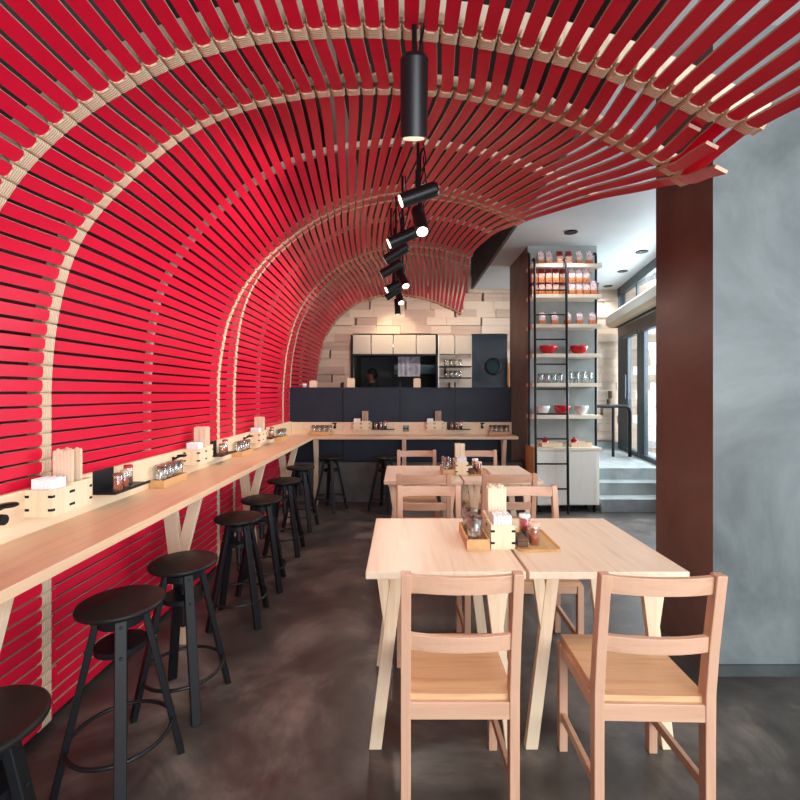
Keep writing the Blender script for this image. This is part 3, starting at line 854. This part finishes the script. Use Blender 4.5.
for k, (a, w) in enumerate([(1.753, 'on the red wall counter, nearest set'), (3.03, 'on the red wall counter, middle set'), (4.33, 'on the red wall counter, farthest set')]):
    hook(Lp('left', 0, a-.14, .985), 0, 'black knob hook beside the caddy '+w, 'black knob hooks on the backsplash')
    caddy_set('left', a, w, near=(k == 0))
    jar_set('left', a+.385, w)
    glass_set('left', a+.86, w)
def bx(px, d=6.0): return (px-CX)*d/F
glass_set('back', bx(311.5), 'at the left end of the back counter')
hook(Lp('back', 0, bx(335), .985), -PI/2, 'black knob hook at the left part of the back counter', 'black knob hooks on the backsplash')
caddy_set('back', bx(353.5), 'left one on the back counter')
jar_set('back', bx(372), 'right of the left caddy on the back counter')
caddy_set('back', bx(426), 'right one on the back counter')
jar_set('back', bx(447), 'right of the right caddy on the back counter')
hook(Lp('back', 0, bx(482), .985), -PI/2, 'black knob hook at the right part of the back counter', 'black knob hooks on the backsplash')
glass_set('back', bx(488), 'at the right end of the back counter')
t = thing('power_outlet', 'grey double power outlet on the back counter backsplash', 'outlet', (bx(406), 6.016, .965))
mb = MB(); mb.box(-.042, .042, -.006, .003, -.042, .042); mb.build('cover_plate', m_outlet, t, .003)
for s in (-1, 1):
    mb = MB(); mb.cyl((s*.019, -.006, 0), (s*.019, -.009, 0), .014, n=14); mb.build('socket', m_black, t)

# sets on the tables
def table_set(ox, oy, where, near):
    x0, y0, z = .398+ox, 1.985+oy, .75
    caddy((x0, y0, z), 0, 'pale wooden twin-box caddy '+where, 'paired wooden box caddies')
    napkins((x0, y0, z), 0, 'stack of white napkins in wooden box '+where, 'white napkin stacks')
    if near:
        for k in range(12):
            i, j = k % 6, k//6
            stick((x0+.018+.0142*i, y0+B+.024+.05*j, z+.009+.004*((k*5) % 3)), 0, f'upright chopstick sleeve {where}, {ORD[i]} from left, {"front" if j == 0 else "rear"} row', 'chopsticks in the near table caddy')
    else: bundle((x0, y0, z), 0, 'bundle of upright paper-sleeved chopsticks '+where, 'paper-sleeved chopstick bundles')
    gtray2((.288+ox, 1.963+oy, z), 0, 'oak tray of clear tumblers '+where, 'oak trays of tumblers')
    for k in range(3):
        tumbler((.335+ox+(.006 if k % 2 else -.004), 2.02+oy+.082*k, z+.0075), 0, f'clear tumbler in the oak tray {where}, {ORD[k]} from the camera', 'tumblers in oak trays')
    ptray((.604+ox, 2.10+oy, z), 0, 'flat oak tray with rounded rim holding condiments '+where, 'flat oak condiment trays')
    jar_sauce((.585+ox, 2.13+oy, z+.006), 0, 'glass jar of red sauce with white lid '+where, 'red sauce jars')
    jar_chili((.600+ox, 2.03+oy, z+.006), 0, 'glass shaker of orange chili powder '+where, 'chili shakers')
    woodbox((.540+ox, 2.045+oy, z+.006), 0, 'small dark wooden lidded box '+where, 'small dark wooden boxes')
def make_ptray():
    mb = MB(); a, c = .095, .155; r = .03
    def loop(s, z):
        o = []
        for cx, cy, a0 in ((a-r, c-r, 0), (-a+r, c-r, PI/2), (-a+r, -c+r, PI), (a-r, -c+r, 1.5*PI)):
            for k in range(5):
                q = a0+k*PI/8; o.append((cx+(r+s)*math.cos(q), cy+(r+s)*math.sin(q), z))
        return o
    L_ = [loop(-.004, 0), loop(0, .013), loop(-.004, .013), loop(-.009, .005)]; n = 20
    vs = [v for l in L_ for v in l]; fs = [tuple(reversed(range(n)))]
    for k in range(3):
        for i in range(n): fs.append((k*n+i, k*n+(i+1) % n, (k+1)*n+(i+1) % n, (k+1)*n+i))
    fs.append(tuple(range(3*n, 4*n))); mb.add(vs, fs)
    return tag(mb.build('condiment_tray', m_tray), '', 'tray')
ptray = Kind(make_ptray)
def make_woodbox():
    t = thing('spice_box', '', 'box')
    mb = MB(); mb.box(-.022, .022, -.05, .05, 0, .026); mb.build('body', m_walnut, t, .002)
    mb = MB(); mb.box(-.023, .023, -.051, .051, .027, .036); mb.cyl((0, .02, .036), (0, .02, .040), .005, n=10); mb.build('lid', m_walnut, t, .002)
    return t
woodbox = Kind(make_woodbox)
table_set(0, 0, 'on the nearest tables', True)
table_set(.062, 1.80, 'on the far tables', False)

# ------------------------------------------------------------------ shelving by the pier
SX0, SX1, SY = 1.60, 2.45, 5.49
sh = thing('shelving_unit', 'tall open shelving of pale boards on black tubes against the grey pier', 'shelves', (2.0, 5.62, 0))
SZ = [3.0, 2.625, 2.26, 1.90, 1.54, 1.147]
for z in SZ:
    mb = MB(); mb.box(SX0-2.0, SX1-2.0, SY-5.62, 5.75-5.62, z-.022, z+.022); mb.build('shelf', m_shelf, sh, .002)
for x in (1.595, 2.425):
    mb = MB(); mb.tube([(x-2, -.02, .785), (x-2, -.02, 3.14), (x-2, -.01, 3.175), (x-2, .02, 3.19), (x-2, .13, 3.19)], .015, 10); mb.build('upright', m_blackmetal, sh)
ld = thing('ladder', 'tall black metal ladder leaning on the shelves', 'ladder', (1.77, 5.34, 0))
for x in (1.605, 1.985):
    mb = MB(); mb.tube([(x-1.77, 0, 0), (x-1.77, 0.07, 3.02), (x-1.77, .10, 3.06), (x-1.77, .15, 3.06)], .015, 10); mb.build('rail', m_blackmetal, ld)
for k in range(9):
    z = .3+.297*k
    mb = MB(); mb.cyl((1.605-1.77, .07*z/3.02, z), (1.985-1.77, .07*z/3.02, z), .010, n=10); mb.build('rung', m_blackmetal, ld)
cbn = thing('storage_cabinet', 'low cream cabinet with black feet under the shelves', 'cabinet', (2.0, 5.57, 0))
mb = MB(); mb.box(1.615-2, 2.39-2, 5.42-5.57, 5.745-5.57, .09, .75); mb.build('carcass', m_cab, cbn, .002)
mb = MB(); mb.box(1.59-2, 1.614-2, 5.40-5.57, 5.745-5.57, .09, .78); mb.build('side_panel', m_orange, cbn, .002)
mb = MB(); mb.box(1.615-2, 2.41-2, 5.395-5.57, 5.745-5.57, .75, .782); mb.build('top', m_shelf, cbn, .002)
mb = MB(); mb.box(1.62-2, 1.985-2, 5.40-5.57, 5.42-5.57, .10, .74); mb.build('door', m_cab, cbn, .002)
mb = MB(); mb.box(1.995-2, 2.36-2, 5.40-5.57, 5.42-5.57, .10, .74); mb.build('door', m_cab, cbn, .002)
for x in (1.66, 2.34):
    for y in (5.45, 5.70):
        mb = MB(); mb.box(x-2-.012, x-2+.012, y-5.57-.012, y-5.57+.012, 0, .09); mb.build('foot', m_black, cbn)
# packets
def make_packet(mat, nm):
    def mk():
        w, d, h = .0365, .026, .138
        vs = []
        for z, sx, sy in ((0, .95, 1), (.01, 1, 1.05), (.085, 1, .95), (h-.02, 1, .22), (h, 1.0, .10)):
            for a, c in ((-1, -1), (1, -1), (1, 1), (-1, 1)): vs.append((a*w*sx, c*d*sy, z))
        fs = [(3, 2, 1, 0), (16, 17, 18, 19)]
        for k in range(4):
            for j in range(4): fs.append((k*4+j, k*4+(j+1) % 4, k*4+4+(j+1) % 4, k*4+4+j))
        mb = MB(); mb.add(vs, fs)
        return tag(mb.build(nm, mat, None, .002), '', 'packet')
    return Kind(mk)
pk_w, pk_r = make_packet(m_pkw, 'snack_packet'), make_packet(m_pkr, 'snack_packet')
def sx(px): return (px-CX)*5.56/F
PG = 'snack packets on the shelves'
for k, (px, kd) in enumerate([(541, pk_w), (549.5, pk_w), (560, pk_r), (569, pk_r), (579.5, pk_w), (590, pk_w)]):
    q_ = kd((sx(px), 5.58, SZ[0]+.0225), R.uniform(-.1, .1), f'{"pale pink" if kd is pk_w else "dark red"} snack packet on the top shelf, {ORD[k]} from the left', PG); q_.scale.z = 1.28
def made_row(z, n_r, n_w, word):
    for k in range(n_r): pk_r((sx(534+7.1*k), 5.56, z), 0, f'red-topped snack packet on the second shelf, {word} row, {ORD[k]} from the left', PG)
    for k in range(n_w): pk_w((sx(571.5+7.2*k), 5.56, z), 0, f'pale pink snack packet on the second shelf, {word} row, {ORD[k]} pale one', PG)
made_row(SZ[1]+.0225, 5, 4, 'lower')
# the upper row stands on a thin clear riser
mb = MB(); mb.box(sx(531), sx(598), 5.52, 5.62, SZ[1]+.166, SZ[1]+.171)
for x in (sx(531), sx(598)-.005): mb.box(x, x+.005, 5.52, 5.62, SZ[1]+.0225, SZ[1]+.166)
tag(mb.build('display_riser', m_glass), 'thin clear riser carrying the upper row of packets on the second shelf', 'riser')
made_row(SZ[1]+.1715, 5, 3, 'upper')
for k, px in enumerate([542, 554.5, 567.5, 579.5, 592]):
    q_ = pk_w((sx(px), 5.56, SZ[2]+.0225), R.uniform(-.1, .1), f'pale pink snack packet on the third shelf, {ORD[k]} from the left', PG); q_.scale.z = 1.15
def make_bowl(mat, r, h, nm):
    def mk():
        mb = MB(); mb.lathe([(0, 0), (r*.5, 0), (r*.52, .012), (r*.75, .03), (r*.97, h*.72), (r, h), (r*.96, h), (r*.90, h*.7), (r*.65, .036), (0, .022)], n=28)
        return tag(mb.build(nm, mat), '', 'bowl')
    return Kind(mk)
bowl_r = make_bowl(m_redporc, .108, .105, 'soup_bowl'); bowl_w = make_bowl(m_porc, .085, .115, 'soup_bowl'); bowl_r2 = make_bowl(m_redporc, .100, .115, 'soup_bowl')
bowl_r((sx(549.5), 5.60, SZ[3]+.0225), 0, 'red bowl on the fourth shelf, left one'); bowl_r((sx(580), 5.60, SZ[3]+.0225), 0, 'red bowl on the fourth shelf, right one')
bowl_w((sx(544), 5.60, SZ[5]+.0225), 0, 'white bowl on the lowest shelf behind the ladder, left one')
bowl_r2((sx(563.5), 5.60, SZ[5]+.0225), 0, 'red bowl between two white bowls on the lowest shelf')
bowl_w((sx(582.5), 5.60, SZ[5]+.0225), 0, 'white bowl on the lowest shelf, right one')
def make_tall():
    mb = MB(); mb.lathe([(0, 0), (.030, 0), (.033, .07), (.036, .14), (.034, .141), (.031, .07), (.028, .008), (0, .007)], n=18)
    return tag(mb.build('water_glass', m_glass), '', 'glass')
tall = Kind(make_tall)
for k, px in enumerate([541, 547.5, 554, 560.5, 570, 577, 583.5, 590]):
    (tumbler if k < 4 else tall)((sx(px), 5.58, SZ[4]+.0225), 0, f'clear {"short" if k < 4 else "tall"} glass on the fifth shelf, {ORD[k]} from the left', 'glasses on the fifth shelf')
# trays on the cabinet with dark red pots
for k, (px, word) in enumerate([(551.5, 'left'), (580.5, 'right')]):
    mb = MB(); open_box(mb, -.125, .125, -.08, .08, 0, .055, .008); o = mb.build('wooden_tray', m_box, None, .0015, (sx(px)-.02, 5.55, .7825)); tag(o, f'shallow pale wooden tray on the cream cabinet, {word} one', 'tray')
    t = thing('lidded_pot', f'small dark red lidded pot in the {word} tray on the cream cabinet', 'pot', (sx(px)-.08, 5.55, .791))
    mb = MB(); mb.lathe([(0, 0), (.03, 0), (.04, .03), (.042, .065), (0, .065)], n=18); mb.build('pot_body', m_redporc, t)
    mb = MB(); mb.lathe([(0, .066), (.043, .066), (.040, .078), (.012, .090), (.010, .098), (.013, .106), (0, .11)], n=18); mb.build('lid', m_redlid, t)

# ------------------------------------------------------------------ handrail, air curtain
hr = thing('handrail', 'dark steel tube handrail at the top of the concrete steps', 'handrail', (3.5, 7.0, .45))
zr = .455+.78
mb = MB(); q = []
path = [(2.55-3.5, 0, zr-.45), (3.46-3.5, 0, zr-.45)]
for k in range(1, 7):
    a = k*PI/12; path.append((3.46-3.5+.10*math.sin(a), 0, zr-.45-.10*(1-math.cos(a))))
path.append((3.56-3.5, 0, 0)); mb.tube(path, .027, 12); mb.build('rail', m_blackmetal, hr)
mb = MB(); mb.cyl((3.30-3.5, 0, 0), (3.30-3.5, 0, zr-.45), .022, n=12); mb.build('post', m_blackmetal, hr)
ac = thing('air_curtain', 'long white air curtain unit mounted above the glass doors', 'air curtain', (fx(6.5)-.14, 6.5, 2.6))
sl = .2
mb = MB()
prof_ = [(-.17, .02), (-.10, -.03), (.08, -.03), (.08, .22), (-.10, .22), (-.17, .15)]
ys = (-2.3, 1.35); vs = []
for y in ys:
    for x, z in prof_: vs.append((x+sl*y, y, z))
n = 6; fs = [(i, (i+1) % n, n+(i+1) % n, n+i) for i in range(n)]+[tuple(reversed(range(n))), tuple(range(n, 2*n))]
mb.add(vs, fs, [1, 1, 0, 0, 0, 0, 0, 1]); mb.build('housing', [m_curtbox, m_curtan], ac, .004)
mb = MB(); mb.beam((-.0+sl*-2.2, -2.2, -.034), (sl*1.25, 1.25, -.034), .06, .008); mb.build('outlet_grille', m_black, ac)

# ------------------------------------------------------------------ kitchen front
hd = thing('kitchen_hatch', 'wide kitchen hatch with pale metal boxes above its dark opening', 'hatch', (0, BACK-.1, 0))
for a, c in ((-.86, -.53), (-.53, -.14), (-.14, .27), (.27, .62)):
    mb = MB(); mb.box(a+.006, c-.006, -.12, .06, 2.13, 2.472); mb.build('metal_panel', m_alu, hd, .004)
mb = MB()
for x in (-.875, .64): mb.box(x-.012, x+.012, -.128, .1, 1.0, 2.474)
mb.box(-.88, .65, -.125, .1, 2.10, 2.13); mb.box(-.88, .65, -.05, .25, .86, .90); mb.build('frame', m_black, hd)
hr2 = thing('wall_rack', 'pale metal wall cupboard with two black glass shelves, beside the kitchen hatch', 'rack', (.95, BACK-.12, 0))
for a, c in ((-.28, .0), (.0, .305)):
    mb = MB(); mb.box(a+.006, c-.004, -.11, .06, 2.13, 2.455); mb.build('cupboard_door', m_alu, hr2, .004)
for z in (1.91, 1.71):
    mb = MB(); mb.box(-.28, .30, -.11, .05, z-.015, z+.008); mb.build('shelf', m_black, hr2)
mb = MB(); mb.box(-.29, -.275, -.11, -.09, 1.3, 2.46); mb.box(.29, .305, -.11, -.09, 1.3, 2.46); mb.build('upright', m_steel, hr2)
for j, z in enumerate((1.918, 1.718)):
    for k in range(4):
        tumbler((.80+.085*k, BACK-.16, z+.0005), 0, f'small clear glass on the {"upper" if j == 0 else "lower"} black kitchen shelf, {ORD[k]} from the left', 'glasses on the kitchen shelves')
mb = MB(); mb.box(1.272, 1.928, BACK-.03, BACK+.11, 0, 2.50); d2 = struct(mb.build('door_2', m_door))
mb = MB(); mb.lathe([(.105, -.012), (.155, -.012), (.160, 0), (.155, .012), (.105, .012), (.105, -.012)], n=32)
for i, vv in enumerate(mb.v): mb.v[i] = (1.68+vv[0], BACK-.035+vv[2], 1.92+vv[1])
mb.build('porthole_ring', m_black, d2)
mb = MB(); mb.cyl((1.68, BACK-.034, 1.92), (1.68, BACK-.032, 1.92), .108, n=28); mb.build('porthole_glass', plain('porthole_dark', (.010, .03, .032), .1), d2)
mb = MB(); mb.box(1.272, 1.928, BACK-.04, BACK+.05, 2.42, 2.50); mb.build('door_frame', m_navy, d2)
mb = MB(); mb.box(1.94, 1.985, BACK-.10, BACK+.02, .45, 1.98); struct(mb.build('trim_3', m_orange))
# kitchen inside
t = thing('kitchen_bench', 'steel kitchen bench with blue-grey shelf behind the hatch', 'bench', (0, BACK+1.6, .15))
mb = MB(); mb.box(-.6, 1.2, -.3, .4, .85, .9); mb.build('bench_top', m_steel, t)
mb = MB(); mb.box(-.6, 1.2, -.25, .38, 0, .85); mb.build('base', m_kdark, t)
mb = MB(); mb.box(-.15, 1.2, .2, .6, 1.72, 1.92); mb.build('shelf', m_kblue, t)
for k, (x, y) in enumerate([(-.72, .9), (-.15, 1.3), (.15, 1.15)]):
    mb = MB(); mb.box(x-.14, x+.14, BACK+y-.04, BACK+y+.04, 2.42, 2.45)
    tag(mb.build('kitchen_lamp', plain('kitchen_lamp_%s' % 'abc'[k], (1, 1, 1), .5, emit=(.85, .95, 1), es=5)), 'small bright kitchen ceiling lamp seen through the hatch, %s from the left' % ORD[k], 'lamp', 'kitchen ceiling lamps')
mb = MB(); vs = []; n = 16
for k in range(n+1):
    x = -.055+.405*k/n
    for z in (2.10, 1.74): vs.append((x, BACK-.02+.012*math.sin(k*1.7), z))
mb.add(vs, [(2*k, 2*k+1, 2*k+3, 2*k+2) for k in range(n)], 0, True)
for p in (0,): mb.box(-.07, .365, BACK-.025, BACK-.015, 2.095, 2.105)
tag(mb.build('hanging_cloth', m_cloth), 'pale grey cloth hanging in the kitchen hatch opening', 'cloth')
# small wooden boxes standing on the partition top
for k, (px, w, h) in enumerate([(313.5, 7, .085), (351, 7, .115), (417, 7, .115)]):
    mb = MB(); ww = w*6.1/F/2; open_box(mb, -ww, ww, -.045, .045, 0, h, .008)
    mb.box(-ww*.7, ww*.7, -.03, .03, h-.03, h+.01)
    o = mb.build('wooden_holder', m_box, None, .0015, ((px-CX)*6.1/F, 6.1, 1.5155)); tag(o, 'small pale wooden holder on top of the navy partition, %s from the left' % ORD[k], 'holder')
mb = MB(); mb.lathe([(0, 0), (.025, 0), (.04, .05), (.038, .052), (.022, .008), (0, .006)], n=16)
tag(mb.build('small_cup', m_porc, None, 0, ((304.5-CX)*6.1/F, 6.1, 1.5155)), 'small white cup on top of the navy partition near the red slats', 'cup')
# cook
ck = thing('person', 'cook in dark clothes bending forward behind the kitchen hatch', 'person', (-.50, BACK+.62, .15))
def skin_body(pts, edges, radii, name, mat, parent):
    me = bpy.data.meshes.new(name); me.from_pydata(pts, edges, []); me.materials.append(mat)
    o = bpy.data.objects.new(name, me); COL.objects.link(o); o.parent = parent
    md = o.modifiers.new('skin', 'SKIN')
    for vtx, r in zip(me.skin_vertices[0].data, radii): vtx.radius = (r, r)
    me.skin_vertices[0].data[0].use_root = True
    sb = o.modifiers.new('sub', 'SUBSURF'); sb.levels = 2; sb.render_levels = 2
    return o
pts = [(0,0,.92),(-.01,0,1.12),(-.03,-.02,1.34),(-.05,-.04,1.46),(-.07,-.05,1.53),(-.08,-.06,1.60),(-.085,-.065,1.70),
       (-.03,-.20,1.40),(-.06,-.27,1.14),(-.24,-.30,1.00),(-.31,-.30,.99),(-.03,.17,1.40),(-.06,.24,1.14),(-.24,.24,1.00),(-.31,.22,.99),
       (0,-.10,.86),(.01,-.11,.48),(.02,-.11,.07),(-.10,-.12,.035),(0,.10,.86),(.01,.11,.48),(.02,.11,.07),(-.10,.12,.035)]
edges = [(0,1),(1,2),(2,3),(3,4),(4,5),(5,6),(2,7),(7,8),(8,9),(9,10),(2,11),(11,12),(12,13),(13,14),(0,15),(15,16),(16,17),(17,18),(0,19),(19,20),(20,21),(21,22)]
rad = [.13,.125,.145,.09,.058,.085,.080,.06,.048,.036,.030,.06,.048,.036,.030,.09,.062,.045,.035,.09,.062,.045,.035]
skin_body(pts, edges, rad, 'body', m_skin, ck)
pts2 = [(0,0,.90),(-.01,0,1.12),(-.03,-.02,1.34),(-.055,-.045,1.50),(-.03,-.20,1.40),(-.055,-.26,1.16),(-.03,.17,1.40),(-.055,.235,1.16),(0,-.10,.86),(.01,-.11,.48),(.02,-.11,.10),(0,.10,.86),(.01,.11,.48),(.02,.11,.10)]
skin_body(pts2, [(0,1),(1,2),(2,3),(2,4),(4,5),(2,6),(6,7),(0,8),(8,9),(9,10),(0,11),(11,12),(12,13)], [.15,.14,.17,.085,.075,.062,.075,.062,.105,.078,.062,.105,.078,.062], 'uniform', m_clothes, ck)
mb = MB(); mb.sphere((-.065, -.055, 1.695), (.095, .088, .095), 18); mb.sphere((-.02, -.05, 1.64), (.07, .085, .08), 14); mb.build('hair', m_hair, ck)
mb = MB(); mb.sphere((-.150, -.075, 1.645), (.018, .014, .02), 10); mb.sphere((-.085, -.150, 1.63), (.018, .01, .028), 10); mb.build('face', m_skin, ck)

# ------------------------------------------------------------------ light
w = bpy.data.worlds.new('world'); sc.world = w; w.use_nodes = True
bg = w.node_tree.nodes['Background']; bg.inputs[0].default_value = (.86, .94, 1.0, 1); bg.inputs[1].default_value = 1.9
def area(name, loc, rot, sx_, sy_, power, color):
    l = bpy.data.lights.new(name, 'AREA'); l.shape = 'RECTANGLE'; l.size = sx_; l.size_y = sy_; l.energy = power; l.color = color
    o = bpy.data.objects.new(name, l); COL.objects.link(o); o.location = loc; o.rotation_euler = rot; return o
def aim(o, target):
    o.rotation_euler = (Vector(target)-Vector(o.location)).to_track_quat('-Z', 'Y').to_euler()
l = bpy.data.lights.new('sun', 'SUN'); l.energy = 6.0; l.angle = .02; o = bpy.data.objects.new('sun', l); COL.objects.link(o)
o.rotation_euler = Vector((.75, .25, -.62)).to_track_quat('-Z', 'Y').to_euler()
# daylight through the street glazing and the open shop front behind the camera
o = area('daylight_street', (4.5, 5.6, 2.3), (0, 0, 0), 3.5, 2.2, 300, (.86, .94, 1)); aim(o, (0.5, 5.0, .9))
o = area('daylight_front', (2.0, -2.2, 1.5), (0, 0, 0), 3.5, 2.4, 190, (.95, .98, 1)); aim(o, (.3, 2.4, 2.3))
def spot(loc, target, power, size=70, color=(1, .90, .78), blend=.6, r=.04):
    l = bpy.data.lights.new('spot_lamp', 'SPOT'); l.energy = power; l.spot_size = math.radians(size); l.spot_blend = blend; l.color = color; l.shadow_soft_size = r
    o = bpy.data.objects.new('spot_lamp', l); COL.objects.link(o); o.location = loc; aim(o, target)
# lamps in the track heads
for (px, py), d, dr, lit, ln, words in spots:
    p = P(px, py, d)+Vector(dr).normalized()*(ln/2+.02)
    spot(p, p+Vector(dr), 31, 100)
for (px, py) in [(571, 232), (642, 251.5), (622.6, 271), (608, 286)]:  # added lamps below the unlit downlights, brightening the shelf side
    d = (CEIL-H)*F/(CY-py); p = P(px, py, d); spot((p.x, p.y, CEIL-.02), (p.x, p.y, 0), 34, 120, (.97, .98, 1))
spot((-.1, 7.4, 3.0), (-.1, BACK, 2.3), 30, 70, (1, .80, .55))  # added warm spot without a fixture, lighting the wall above the hatch
for x in (-.6, .4, 1.0): spot((x, 6.7, 2.85), (x*1.3, BACK, 2.3), 26, 95, (1, .84, .70))  # added fill spots, no track heads here; they lift the block wall
sc.view_settings.view_transform = 'Standard'; sc.view_settings.look = 'None'; sc.view_settings.exposure = .10; sc.view_settings.gamma = 1
sc.cycles.use_denoising = True
sc.cycles.max_bounces = 8; sc.cycles.transparent_max_bounces = 24; sc.cycles.sample_clamp_indirect = 6
